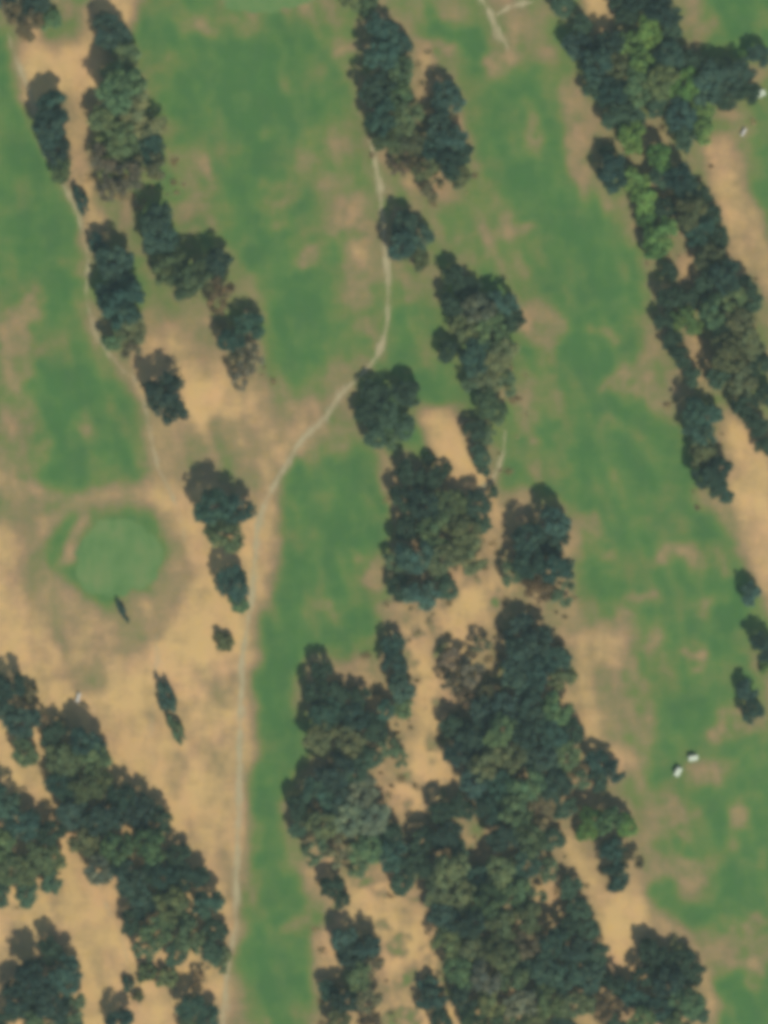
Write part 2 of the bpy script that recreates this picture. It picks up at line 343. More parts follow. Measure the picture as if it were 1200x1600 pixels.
ribbon('path', [(560,590),(530,620),(510,650),(470,690),(448,725),(425,765),(407,805),(400,850),(396,900),(390,960),(380,1020),(376,1100),(375,1180),(374,1260),(370,1340),(368,1400),(368,1450),(356,1500),(350,1560),(348,1640)], 12, .008, 'long pale footpath along the left edge of the middle fairway', seed=4)
ribbon('path', [(12,50),(24,90),(40,130),(52,160),(62,210),(78,250),(100,290),(118,325),(132,370),(138,410),(136,460),(150,520),(180,565),(205,590)], 11, .004, 'faint pale footpath along the left side of the upper left tree clumps', fade=.75, seed=5)
ribbon('path', [(205,580),(225,630),(238,690),(248,730),(262,760),(278,800),(290,850)], 9, .004, 'faint pale footpath running from the round tree to the putting green', fade=.7, seed=7)
ribbon('path', [(738,-30),(755,0),(770,30),(782,55),(796,82)], 15, .004, 'pale footpath ending on the grass at the top edge', seed=8)
ribbon('path', [(772,26),(788,16),(806,8),(840,2)], 11, .008, 'short pale side path at the top edge', seed=9)
ribbon('path', [(245,990),(243,1060),(236,1150),(240,1200)], 12, .004, 'faint pale track across the sand below the putting green', fade=.45, seed=10)
ribbon('path', [(135,1320),(160,1400),(190,1470),(215,1560),(225,1600)], 9, .004, 'pale sandy track beside the lower left wood', fade=.45, seed=11)
ribbon('path', [(790,670),(785,710),(772,745),(748,765),(715,770)], 10, .004, 'narrow curved sandy track by the small clearing', seed=12)

# ---------------------------------------------------------------- foliage
def leaf_mat():
    m = NT('foliage'); oi = m.node('ShaderNodeObjectInfo'); tone = m.attr('tone')
    k = m.math('ADD', .72, m.math('MULTIPLY', tone, .80))
    cv = m.node('ShaderNodeCombineXYZ'); [m.l.new(k, cv.inputs[i]) for i in range(3)]
    c = m.mix(1.0, oi.outputs['Color'], cv.outputs[0], 'MULTIPLY')
    w = m.attr('warm'); c = m.mix(m.math('MULTIPLY', w, .55), c, m.mix(1.0, c, (1.55, 1.15, .85), 'MULTIPLY'))
    m.l.new(c, m.b.inputs['Base Color']); m.b.inputs['Roughness'].default_value = .75
    m.b.inputs['Specular IOR Level'].default_value = .12
    tr = m.node('ShaderNodeBsdfTranslucent'); m.l.new(c, tr.inputs['Color'])
    mx = m.node('ShaderNodeMixShader'); mx.inputs[0].default_value = .35
    m.l.new(m.b.outputs[0], mx.inputs[1]); m.l.new(tr.outputs[0], mx.inputs[2]); m.l.new(mx.outputs[0], m.out.inputs[0])
    return m.m
LEAF = leaf_mat()
bk = NT('bark'); v = bk.objvec((1, 1, .3))
bk.l.new(bk.ramp(bk.noise(v, 5, 4), [(.3, (.07, .052, .038)), (.7, (.17, .13, .095))]), bk.b.inputs['Base Color']); bk.b.inputs['Roughness'].default_value = .9
BARK = bk.m

def crown_mesh(seed, clumps=95, leaves=105, leaf=.082, zc=1.18, zr=.72, sparse=0.0, cone=False):
    r = np.random.default_rng(seed); C = []
    ph = r.random(4) * 6.28; amp = np.array([.16, .12, .09, .05])
    tries = 0
    while len(C) < clumps and tries < 9000:
        tries += 1
        p = r.uniform(-1, 1, 3)
        if np.linalg.norm(p) > 1: continue
        a = math.atan2(p[1], p[0]); lim = 1 - .2 + sum(amp[i] * math.sin((i + 2) * a + ph[i]) for i in range(4)) * 1.2
        q = math.hypot(p[0], p[1])
        if q > lim: continue
        if np.linalg.norm(p) < .62 and r.random() < .85: continue
        if p[2] < -.1 and q < .6 and r.random() < .8: continue
        if sparse and math.sin(5 * p[0] + ph[0]) * math.sin(5 * p[1] + ph[1]) > .55 - sparse: continue
        cr = r.uniform(.10, .22) * (1 - .15 * sparse)
        if cone:
            t = (p[2] + 1) / 2; cr *= 1.15 - .5 * t; p[0] *= (1 - .5 * t); p[1] *= (1 - .5 * t)
        C.append((p[0] * .86, p[1] * .86, p[2] * .8, cr, r.random(), r.random()))
    V = []; T = []; Wm = []
    for (x, y, z, cr, tn, wm) in C:
        n = int(leaves * (cr / .17) ** 2 * .75 * (1 - .35 * sparse))
        dirs = r.normal(size=(n, 3)); dirs /= np.linalg.norm(dirs, axis=1)[:, None]
        dirs[:, 2] = np.where(dirs[:, 2] < -.3, -dirs[:, 2], dirs[:, 2])
        rad = cr * r.uniform(.62, 1.08, n)[:, None] * (1 + .22 * np.sin(7 * dirs[:, :1] + 5 * dirs[:, 1:2] + 20 * tn))
        c = np.array([x, y, z]) + dirs * rad * np.array([1, 1, .8])
        nr = dirs + r.normal(size=(n, 3)) * .45; nr /= np.linalg.norm(nr, axis=1)[:, None]
        u = np.cross(nr, r.normal(size=(n, 3))); u /= np.linalg.norm(u, axis=1)[:, None]; w = np.cross(nr, u)
        sz = leaf * r.uniform(.5, 1.15, n)[:, None] * .5
        q = np.stack([c - u * sz * 1.3, c - w * sz * .8, c + u * sz * 1.3, c + w * sz * .8], 1)
        q[:, :, 2] = q[:, :, 2] * zr / .8 + zc
        V.append(q.reshape(-1, 3)); T.append(np.repeat(np.clip(tn * .75 + r.random(n) * .35 - .05, 0, 1), 4)); Wm.append(np.repeat(np.full(n, wm ** 2), 4))
    V = np.concatenate(V); T = np.concatenate(T).astype(np.float32); Wm = np.concatenate(Wm).astype(np.float32)
    me = mesh_np('crown', V, np.arange(len(V)).reshape(-1, 4))
    a = me.attributes.new('tone', 'FLOAT', 'POINT'); a.data.foreach_set('value', T)
    a = me.attributes.new('warm', 'FLOAT', 'POINT'); a.data.foreach_set('value', Wm)
    me.materials.append(LEAF); return me

def trunk_mesh(seed, top=1.2, rad=.055, limbs=6):
    r = np.random.default_rng(seed); V = []; F = []
    def tube(p, rr, n=7):
        b = len(V)
        for i, (c, q) in enumerate(zip(p, rr)):
            t = (p[min(i + 1, len(p) - 1)] - p[max(i - 1, 0)]).normalized(); u = t.orthogonal().normalized(); w = t.cross(u)
            for k in range(n):
                a = 2 * math.pi * k / n; e = c + (u * math.cos(a) + w * math.sin(a)) * q; V.append(tuple(e))
        for i in range(len(p) - 1):
            for k in range(n):
                k2 = (k + 1) % n; F.append((b + i * n + k, b + i * n + k2, b + (i + 1) * n + k2, b + (i + 1) * n + k))
    tube([Vector((0, 0, -.02)), Vector((0, 0, .06)), Vector((.02, .01, .4)), Vector((-.01, .03, .8)), Vector((.01, 0, top))], [rad * 1.6, rad * 1.1, rad * .9, rad * .65, rad * .2])
    for i in range(limbs):
        a = i * 6.283 / limbs + r.uniform(-.4, .4); z0 = r.uniform(.45, .85); L = r.uniform(.5, .75)
        d = Vector((math.cos(a), math.sin(a), 0))
        tube([Vector((0, 0.01, z0)), d * L * .4 + Vector((0, 0, z0 + .22)), d * L * .75 + Vector((0, 0, z0 + .38)), d * L + Vector((0, 0, z0 + .62))], [rad * .55, rad * .42, rad * .28, rad * .08], 5)
    me = mesh_np('trunk', V, F, True); me.materials.append(BARK); return me

CROWNS = {'full': [crown_mesh(100 + i) for i in range(9)],
          'thin': [crown_mesh(200 + i, clumps=58, sparse=.35) for i in range(5)],
          'slim': [crown_mesh(300 + i, clumps=70, leaves=60, leaf=.15, zc=1.0, zr=.95, cone=True) for i in range(2)],
          'bush': [crown_mesh(400 + i, clumps=45, leaves=60, leaf=.16, zc=.62, zr=.62) for i in range(3)]}
TRUNKS = [trunk_mesh(500 + i) for i in range(4)]
KIND = {'d': ('full', (.048, .104, .076), 'dark green'), 'g': ('full', (.105, .180, .082), 'mid green'), 'b': ('full', (.125, .245, .070), 'bright green'),  # 'd': dark teal crowns, also painting in the shade at the clumps' upper left
        'o': ('thin', (.140, .150, .080), 'olive brown'), 's': ('full', (.175, .225, .150), 'silvery green'), 't': ('thin', (.170, .160, .105), 'sparse brownish')}
ORD = ['topmost', 'second', 'third', 'fourth', 'fifth', 'sixth', 'seventh', 'eighth', 'ninth', 'tenth', 'eleventh', 'twelfth', 'thirteenth', 'fourteenth', 'fifteenth']
R = random.Random(5)
def place_tree(x, y, r, kind, label, group, name='tree', cat='tree', form=None, zk=1.0, stretch=None):
    st, colr, _ = KIND[kind]; st = form or st
    root = bpy.data.objects.new(name, None); COL.objects.link(root); root.empty_display_size = .5
    wx, wy = W(x - 1, y - 3); rr = r * S * (1.10 if (x > 870 and y < 820) or (x < 420 and y < 1000) else 1.0 if r > 20 else 1.1) * (1.35 if form == 'bush' else 1); root.location = (wx, wy, 0)
    root.rotation_euler = (0, 0, R.uniform(0, 6.28)); s = rr * R.uniform(1.0, 1.08)
    root.scale = (s * R.uniform(.93, 1.07), s * R.uniform(.93, 1.07), s * zk * R.uniform(.92, 1.12))
    if stretch:
        root.rotation_euler = (0, 0, math.radians(112 + stretch[1])); root.scale = (rr * stretch[0], rr, rr * zk)  # crown drawn out along the shadow direction in place of a cast shadow
    c = bpy.data.objects.new('crown', R.choice(CROWNS[st])); COL.objects.link(c); c.parent = root
    j = R.uniform(.75, 1.35) * (1.35 if kind == 'd' and R.random() < .25 else 1); c.color = (colr[0] * j * (R.uniform(.9, 1.45) if kind in 'go' else R.uniform(.9, 1.15)), colr[1] * j, colr[2] * j * R.uniform(.9, 1.1), 1)
    t = bpy.data.objects.new('trunk', R.choice(TRUNKS)); COL.objects.link(t); t.parent = root
    if st == 'bush': t.scale = (1, 1, .6)
    tag(root, label, cat, group); return root

CL = []
WOOD = ('wood', 'heart', 'grove', 'bulge', 'head of', 'broad clump')
def cluster(where, group, rows): CL.append((where, group, rows))
cluster('clump in the top left corner', 'trees in the top left corner', [(42,44,32,'o'),(82,38,18,'g'),(10,0,20,'d'),(60,14,24,'d')])
cluster('broad row left of the upper fairway', 'trees of the broad upper left row', [(176,58,33,'d'),(194,108,34,'g'),(196,152,38,'g'),(166,196,26,'g'),(224,196,38,'g'),(196,228,34,'g'),(238,238,30,'d'),(168,256,30,'t'),(208,284,34,'t'),(238,268,28,'o'),(172,296,22,'t')])  # topmost dark tree stands in for the next tree's cast shadow
cluster('narrow clump by the upper left path', 'trees by the upper left path', [(84,175,26,'d'),(86,205,32,'d'),(92,240,30,'d'),(98,272,22,'g')])
cluster('pointed clump left of the dusty hollow', 'trees of the pointed clump', [(182,415,30,'d'),(182,450,36,'d'),(200,482,40,'d'),(208,516,32,'g'),(206,542,24,'o'),(182,534,20,'g')])
place_tree(263, 628, 37, 'd', 'rounded dark green tree standing alone above the brown dirt hollow', 'lone round trees')
cluster('diagonal group between upper left fairways', 'trees of the diagonal group', [(252,366,40,'d'),(270,424,34,'g'),(300,444,34,'g'),(336,420,28,'d'),(345,466,26,'o'),(392,512,26,'d'),(362,538,22,'d'),(395,560,24,'t'),(380,590,22,'t')])  # upper dark trees stand in for the cast shadows of the green ones
cluster('pair beside the fork of the long path', 'trees by the path fork', [(340,795,34,'d'),(372,800,28,'d'),(356,838,32,'g')])
place_tree(365, 914, 26, 'd', 'small dark oval tree between the putting green and the long path', None, zk=1.2, stretch=(1.5, 0))
place_tree(374, 946, 17, 'g', 'small mid green tree touching the dark oval tree by the path', None)
place_tree(350, 1004, 13, 'g', 'tiny round green bush on sand beside the long path', 'small bushes on the sand', 'bush', 'bush', 'bush')
place_tree(261, 1092, 11, 'd', 'narrow dark shrub drawn long like its shadow, upper of the two on open sand', 'slim shrubs on the sand', 'shrub', 'shrub', 'bush', 1.6, (2.2, 0))  # lengthened to take in the shrub's own shadow; the next one likewise
place_tree(277, 1142, 10, 'g', 'narrow green shrub drawn long like its shadow, lower of the two on open sand', 'slim shrubs on the sand', 'shrub', 'shrub', 'bush', 1.4, (2.0, 8))
place_tree(194, 960, 5, 'd', 'very narrow dark shrub shaped as a thin shadow at the lower edge of the putting green', None, 'shrub', 'shrub', 'bush', 2.0, (3.2, 4))  # shrub put in for a thin dark mark like a pole's shadow
place_tree(129, 318, 10, 'd', 'slim dark shrub beside the faint path, between two clumps', None, 'shrub', 'shrub', 'bush', 1.6, (1.8, 0))
place_tree(155, 386, 14, 'd', 'small dark shrub just above the pointed clump of trees', None, 'shrub', 'shrub', 'bush', 1.5)
for x, y, r, k, l in [(202,1540,10,'d','tiny dark bush on the sandy track at the lower left'),(216,1560,8,'g','tiny green bush below the tiny dark bush on sandy track'),
                      (230,1522,13,'g','small green bush under the lower left wood, left of two'),(262,1530,13,'g','small green bush under the lower left wood, right of two'),
                      (48,1088,14,'o','small olive bush between two dark trees by the sand'),(345,1500,16,'g','small green bush at the foot of the lower left wood by the path'),
                      (675,1560,18,'d','small round dark bush in the sandy strip at the bottom'),(672,1540,14,'d','small dark bush joined above the round one in the sandy strip')]:
    place_tree(x, y, r, k, l, 'small bushes on the sand', 'bush', 'bush', 'bush')
cluster('left edge clump under the sand plain', 'trees at the left edge', [(20,1072,28,'d'),(10,1108,26,'d'),(38,1130,32,'d'),(42,1175,28,'g'),(62,1122,18,'o')])
cluster('head of the lower left wood', 'trees of the lower left wood', [(88,1148,27,'d'),(140,1162,32,'d'),(150,1182,34,'g'),(106,1190,34,'g'),(100,1228,30,'d'),(146,1228,34,'g'),(120,1268,32,'d')])
cluster('middle of the lower left wood', 'trees of the lower left wood', [(192,1246,30,'d'),(168,1278,34,'d'),(222,1270,34,'d'),(255,1282,26,'d'),(140,1312,32,'g'),(190,1320,34,'g'),(238,1318,34,'g'),(158,1356,30,'s'),(280,1336,26,'d'),(206,1366,34,'d'),(254,1366,34,'d')])
cluster('tail of the lower left wood', 'trees of the lower left wood', [(298,1372,30,'d'),(225,1408,32,'d'),(272,1412,34,'g'),(328,1412,30,'d'),(208,1440,26,'d'),(250,1452,32,'g'),(300,1455,34,'g'),(338,1452,26,'d'),(230,1482,28,'o'),(278,1490,26,'g'),(332,1484,26,'g')])
cluster('wood on the lower left edge', 'trees of the lower left edge', [(12,1250,34,'d'),(40,1290,34,'d'),(85,1300,28,'d'),(8,1320,30,'g'),(74,1340,34,'g'),(32,1358,36,'g'),(84,1376,26,'s'),(4,1396,28,'g'),(46,1396,26,'s')])
cluster('round grove in the bottom left corner', 'trees of the bottom left grove', [(85,1485,28,'d'),(58,1522,34,'d'),(108,1522,34,'d'),(34,1560,34,'d'),(84,1562,36,'d'),(122,1572,28,'o'),(12,1594,28,'d'),(62,1600,30,'g'),(112,1604,26,'g')])
place_tree(190, 1596, 26, 'd', 'dark tree cut by the bottom edge beside the sandy track', 'trees along the bottom edge')
cluster('small clump at bottom beside the long path', 'trees along the bottom edge', [(312,1535,16,'o'),(302,1570,26,'d'),(328,1592,24,'d'),(296,1604,20,'g')])
cluster('upper column right of the upper path', 'trees of the upper middle column', [(548,2,20,'g'),(575,14,20,'g'),(598,55,30,'d'),(626,78,24,'d'),(598,98,32,'d'),(628,118,28,'g'),(590,148,32,'d'),(624,160,30,'g')])
cluster('lower column right of the upper path', 'trees of the upper middle column', [(600,190,32,'d'),(636,192,30,'g'),(608,226,28,'g'),(640,230,28,'g'),(625,268,18,'t'),(652,262,22,'o')])
cluster('ragged branch beside the upper middle column', 'trees of the ragged branch', [(698,150,20,'d'),(690,172,22,'d'),(712,164,16,'d'),(686,204,24,'d'),(706,224,28,'d'),(676,240,26,'d'),(726,246,16,'d'),(666,268,26,'g'),(704,264,26,'d'),(720,285,18,'g'),(676,300,22,'o')])
cluster('square block beside the upper path', 'trees of the square block', [(632,358,28,'d'),(654,378,28,'d'),(628,392,28,'d'),(652,406,24,'g')])
cluster('upper island wood right of the small green', 'trees of the island wood', [(712,440,26,'d'),(732,456,26,'d'),(712,480,28,'d'),(748,488,32,'s'),(786,478,28,'d'),(800,508,26,'d'),(728,518,30,'g'),(768,528,34,'g')])
cluster('lower island wood beside the sandy clearing', 'trees of the island wood', [(700,554,22,'d'),(742,562,34,'d'),(782,558,32,'g'),(760,596,32,'g'),(794,604,24,'t'),(740,604,24,'o'),(766,640,30,'g'),(742,676,24,'d'),(762,684,20,'o'),(752,716,22,'g'),(756,738,14,'g')])
cluster('broad clump above the middle fairway', 'trees above the middle fairway', [(584,620,26,'d'),(616,622,26,'d'),(640,618,26,'d'),(574,652,26,'d'),(606,652,28,'g'),(634,672,24,'g'),(588,684,26,'g'),(614,692,20,'o')])
cluster('upper part of wood below sandy clearing', 'trees of the upper central wood', [(672,722,12,'d'),(642,744,28,'d'),(676,752,26,'d'),(700,736,12,'d'),(630,782,26,'d'),(662,792,32,'d'),(704,790,32,'g'),(744,790,28,'d'),(772,772,12,'g')])
cluster('lower part of wood below sandy clearing', 'trees of the upper central wood', [(636,828,26,'d'),(678,832,34,'g'),(722,830,32,'g'),(752,820,22,'g'),(618,880,24,'o'),(652,872,32,'d'),(694,874,34,'g'),(736,872,30,'g'),(624,920,26,'d'),(660,930,32,'d'),(698,920,26,'g')])
cluster('clump at the fairway corner right of wood', 'trees of the central right clump', [(866,818,28,'d'),(824,842,28,'d'),(864,850,32,'d'),(826,880,32,'d'),(868,890,32,'d'),(796,900,24,'o'),(842,922,30,'o'),(880,930,26,'o')])
cluster('dark knot beside the brown fairway edge', 'trees of the dark knot', [(812,988,30,'d'),(840,1004,30,'d'),(808,1026,30,'d'),(868,1030,28,'d'),(842,1050,32,'d'),(878,1062,24,'g'),(812,1064,28,'d')])
cluster('short column left of the sand strip', 'trees of the short column', [(615,1010,20,'d'),(618,1040,24,'d'),(628,1076,26,'d'),(630,1106,22,'g'),(604,1112,18,'d')])
cluster('scrubby patch between sand strip and dark knot', 'thin trees of the scrubby patch', [(708,1030,24,'t'),(736,1052,26,'t'),(706,1070,20,'t'),(762,1084,22,'o'),(752,1010,16,'o'),(726,1090,20,'o')])
cluster('pointed grove on the middle fairway edge', 'trees of the pointed grove', [(504,1048,24,'d'),(496,1080,28,'d'),(526,1086,28,'d'),(510,1118,32,'d'),(562,1092,22,'d'),(556,1122,30,'d'),(588,1140,28,'d'),(502,1152,32,'g'),(544,1160,34,'g'),(610,1170,26,'t'),(580,1184,24,'g'),(628,1188,18,'t')])
cluster('wood left of the bright sand pocket', 'trees of the lower left central wood', [(526,1204,32,'d'),(556,1206,28,'g'),(500,1240,30,'d'),(466,1262,24,'d'),(530,1246,30,'d'),(566,1240,32,'s'),(470,1292,24,'g'),(504,1288,32,'g'),(546,1282,34,'s'),(586,1280,32,'s'),(612,1304,24,'d')])
cluster('wood edge under the bright sand pocket', 'trees of the lower left central wood', [(494,1330,28,'o'),(532,1330,32,'o'),(574,1326,32,'g'),(612,1336,30,'d'),(644,1348,26,'d'),(562,1358,24,'o'),(520,1386,24,'d'),(536,1408,18,'d'),(630,1380,26,'g')])
cluster('upper heart of the central wood', 'trees of the central wood', [(752,1112,28,'d'),(790,1104,30,'d'),(828,1104,30,'d'),(868,1108,28,'g'),(712,1136,28,'d'),(740,1150,30,'d'),(780,1142,32,'g'),(820,1144,32,'d'),(860,1146,32,'d'),(896,1144,24,'d'),(722,1178,30,'d'),(800,1182,34,'g')])
cluster('middle heart of the central wood', 'trees of the central wood', [(760,1192,32,'g'),(844,1186,32,'d'),(884,1184,30,'g'),(740,1220,30,'d'),(780,1226,32,'d'),(822,1226,34,'g'),(866,1228,32,'d'),(902,1222,24,'o')])
cluster('ragged spur reaching out to the fairway', 'trees of the ragged spur', [(936,1192,20,'d'),(958,1206,18,'d'),(934,1220,18,'d')])
cluster('central wood just right of sand pocket', 'trees of the central wood', [(692,1268,26,'d'),(722,1262,26,'d'),(764,1266,30,'d'),(804,1266,32,'g'),(846,1268,32,'o'),(880,1264,26,'g'),(660,1314,26,'d'),(696,1306,30,'d'),(718,1330,22,'g')])
cluster('lower heart of the central wood', 'trees of the central wood', [(790,1308,30,'d'),(828,1308,32,'g'),(862,1312,26,'g'),(668,1358,26,'d'),(704,1358,32,'g'),(744,1372,30,'d'),(782,1364,32,'g'),(822,1350,32,'d'),(856,1358,26,'o')])
cluster('bright clump above the lower sand strip', 'trees above the lower sand strip', [(924,1276,22,'b'),(950,1282,26,'g'),(978,1290,20,'b'),(916,1302,18,'b'),(960,1330,28,'d'),(984,1342,24,'o'),(962,1370,26,'d')])
cluster('lower wood west of the dust patch', 'trees of the lower wood', [(684,1394,30,'g'),(722,1400,30,'g'),(764,1404,32,'g'),(806,1394,30,'g'),(696,1432,30,'d'),(738,1440,32,'d'),(780,1444,32,'g'),(822,1430,30,'g'),(836,1400,22,'o')])
cluster('lower wood left of the lower sand strip', 'trees of the lower wood', [(890,1388,24,'g'),(906,1420,24,'g'),(888,1446,24,'d'),(918,1454,24,'g'),(862,1470,28,'d'),(900,1486,30,'d'),(934,1490,24,'g')])
cluster('lower wood beside the bottom sandy strip', 'trees of the lower wood', [(700,1474,30,'g'),(740,1482,32,'g'),(782,1486,32,'g'),(824,1474,32,'o'),(718,1516,30,'g'),(758,1524,32,'s'),(800,1524,32,'g'),(726,1558,30,'d'),(690,1596,26,'d')])
cluster('lower wood at the bottom edge', 'trees of the lower wood', [(842,1512,32,'d'),(880,1524,32,'d'),(920,1526,30,'d'),(770,1564,32,'g'),(814,1564,32,'s'),(856,1560,32,'g'),(898,1566,32,'g'),(740,1600,30,'g'),(788,1604,30,'g'),(836,1604,30,'g'),(880,1606,28,'d')])
cluster('dark grove in the lower right', 'trees of the lower right grove', [(1012,1486,24,'d'),(1032,1500,26,'d'),(1064,1500,26,'d'),(1084,1522,24,'d'),(1006,1524,24,'d'),(1042,1532,32,'d'),(958,1536,24,'d'),(988,1556,28,'d'),(1072,1562,30,'g')])
cluster('foot of the dark lower right grove', 'trees of the lower right grove', [(1030,1576,28,'d'),(946,1570,28,'o'),(1000,1590,28,'g'),(1092,1586,20,'g'),(960,1604,26,'g'),(1056,1606,28,'g')])
cluster('ragged clump above the bottom sandy strip', 'trees of the bottom ragged clump', [(538,1466,22,'d'),(576,1478,24,'d'),(552,1492,28,'d'),(584,1508,22,'o'),(562,1524,26,'g'),(514,1548,22,'d'),(540,1562,26,'d'),(574,1560,28,'o'),(530,1592,26,'g'),(582,1598,26,'o')])
cluster('top of the upper right wood', 'trees of the upper right wood', [(880,14,26,'g'),(908,44,22,'g'),(968,4,24,'d'),(1000,8,28,'d'),(978,30,24,'d'),(1034,30,28,'d'),(1012,56,26,'b'),(1048,58,24,'g')])
cluster('upper right wood just below its sand notch', 'trees of the upper right wood', [(908,84,28,'d'),(950,78,28,'d'),(984,78,24,'b'),(930,112,30,'d'),(966,112,28,'g'),(998,102,26,'b'),(928,142,24,'g'),(956,150,30,'d'),(994,142,28,'g')])
cluster('upper right wood arm pointing right', 'trees of the upper right wood', [(1040,100,30,'d'),(1076,104,26,'d'),(1030,136,30,'g'),(1066,140,32,'b'),(1104,138,32,'d'),(1146,128,30,'d'),(1122,112,26,'d'),(1166,152,26,'d'),(1136,160,26,'d'),(1098,172,24,'b')])
cluster('upper right wood around the tiny bare patch', 'trees of the upper right wood', [(958,188,26,'g'),(988,186,26,'g'),(1062,188,28,'d'),(1026,172,22,'g'),(1070,222,26,'g'),(984,222,26,'b'),(950,246,20,'d'),(1028,252,22,'b'),(1096,212,20,'b')])
place_tree(1184, 92, 20, 'd', 'small dark tree on the right edge above the white cart', None)
cluster('right wood where bright trees line up', 'trees of the right wood', [(956,276,28,'d'),(990,288,24,'b'),(1030,284,22,'g'),(1006,318,24,'b'),(1062,292,28,'d'),(1090,308,26,'d'),(1036,330,24,'d'),(1012,352,22,'b'),(1074,338,30,'g'),(1034,374,28,'b')])
cluster('right wood beside the dusty right lane', 'trees of the right wood', [(1108,340,24,'d'),(1092,368,28,'d'),(1124,376,22,'d'),(1108,408,28,'g'),(1128,440,28,'d'),(1100,446,22,'g'),(1164,454,24,'d'),(1176,478,20,'g'),(1142,474,28,'g'),(1022,396,20,'b')])
cluster('right wood nearest the long right fairway', 'trees of the right wood', [(1046,428,18,'d'),(1046,470,26,'d'),(1078,472,24,'d'),(1040,502,24,'d'),(1070,508,24,'b'),(1048,536,22,'d'),(1062,562,24,'d'),(1080,592,20,'g')])
cluster('lower bulge of the right wood', 'trees of the right wood', [(1112,492,28,'g'),(1150,506,28,'g'),(1126,524,26,'d'),(1164,540,28,'g'),(1134,560,30,'g'),(1184,574,26,'d'),(1120,592,26,'g'),(1158,598,30,'g'),(1192,624,26,'d'),(1160,636,26,'d'),(1180,668,26,'d'),(1196,700,22,'d')])
cluster('short tail left of the right dust lane', 'trees of the short right tail', [(1082,646,24,'d'),(1106,654,22,'d'),(1092,680,26,'d'),(1096,714,24,'g'),(1120,738,24,'d'),(1104,750,24,'d'),(1124,772,20,'d')])
place_tree(1170, 930, 20, 'd', 'small dark tree at the right edge below the dust lane', 'lone trees on the right edge')
place_tree(1194, 1012, 26, 'd', 'dark round tree cut by the right edge beside the fairway', 'lone trees on the right edge')
place_tree(1166, 1082, 18, 'd', 'upper of two joined narrow dark trees near the right edge', 'lone trees on the right edge')
place_tree(1174, 1112, 20, 'd', 'lower of two joined narrow dark trees near the right edge', 'lone trees on the right edge')
place_tree(1196, 1046, 10, 'b', 'tiny bright yellow green bush on the right edge', None, 'bush', 'bush', 'bush')

# the largest trees are things of their own; the smallest inside the woods become one mass
singles = sum(1 for o in COL.objects if o.type == 'EMPTY' and o.get('category') == 'tree')
cand = sorted([(r, x, y, k, ci) for ci, (w, g_, rows) in enumerate(CL) for (x, y, r, k) in rows if any(q in w for q in WOOD) and k != 'b'])
total = sum(len(c[2]) for c in CL) + singles
drop = set((x, y) for (r, x, y, k, ci) in cand[:max(0, total - 299)])
mass = [(x, y, r, k) for (r, x, y, k, ci) in cand if (x, y) in drop]
for where, group, rows in CL:
    rows = sorted([q for q in rows if (q[0], q[1]) not in drop], key=lambda a: a[1])
    for i, (x, y, r, k) in enumerate(rows):
        size = 'large' if r >= 34 else 'medium' if r >= 27 else 'small'
        w = 'topmost in' if i == 0 else 'lowest in' if i == len(rows) - 1 else ORD[i] + ' down'
        place_tree(x, y, r, k, f"{size} {KIND[k][2]} tree, {w} the {where}", group, zk=R.uniform(.85, 1.35))
MV = []; MT = []; MW = []
for (x, y, r, k) in mass:
    src = R.choice(CROWNS['full' if k in 'dgbs' else 'thin']); n = len(src.vertices)
    co = np.empty(n * 3, np.float32); src.vertices.foreach_get('co', co); co = co.reshape(-1, 3)
    a = R.uniform(0, 6.28); ca, sa = math.cos(a), math.sin(a); s = r * S * .95; wx, wy = W(x - 1, y - 3)
    q = np.stack([(co[:, 0] * ca - co[:, 1] * sa) * s + wx, (co[:, 0] * sa + co[:, 1] * ca) * s + wy, co[:, 2] * s * R.uniform(.85, 1.25)], 1)
    t = np.empty(n, np.float32); src.attributes['tone'].data.foreach_get('value', t)
    MV.append(q); MT.append(t * 1.0 + {'d': -.25, 'g': .35, 'b': 1.0, 's': .9, 'o': .8, 't': .9}[k]); wv = np.full(n, {'b': .3, 'o': .9, 't': 1.0}.get(k, .1), np.float32); MW.append(wv)
if MV:
    MV = np.concatenate(MV); me = mesh_np('small_trees', MV, np.arange(len(MV)).reshape(-1, 4))
    a = me.attributes.new('tone', 'FLOAT', 'POINT'); a.data.foreach_set('value', np.concatenate(MT).astype(np.float32))
    a = me.attributes.new('warm', 'FLOAT', 'POINT'); a.data.foreach_set('value', np.concatenate(MW).astype(np.float32))
    o = link('small_trees', me, LEAF); o.color = (.065, .120, .070, 1)
    tag(o, 'small trees and undergrowth filling the gaps between the larger trees of the woods', 'undergrowth', kind='stuff')

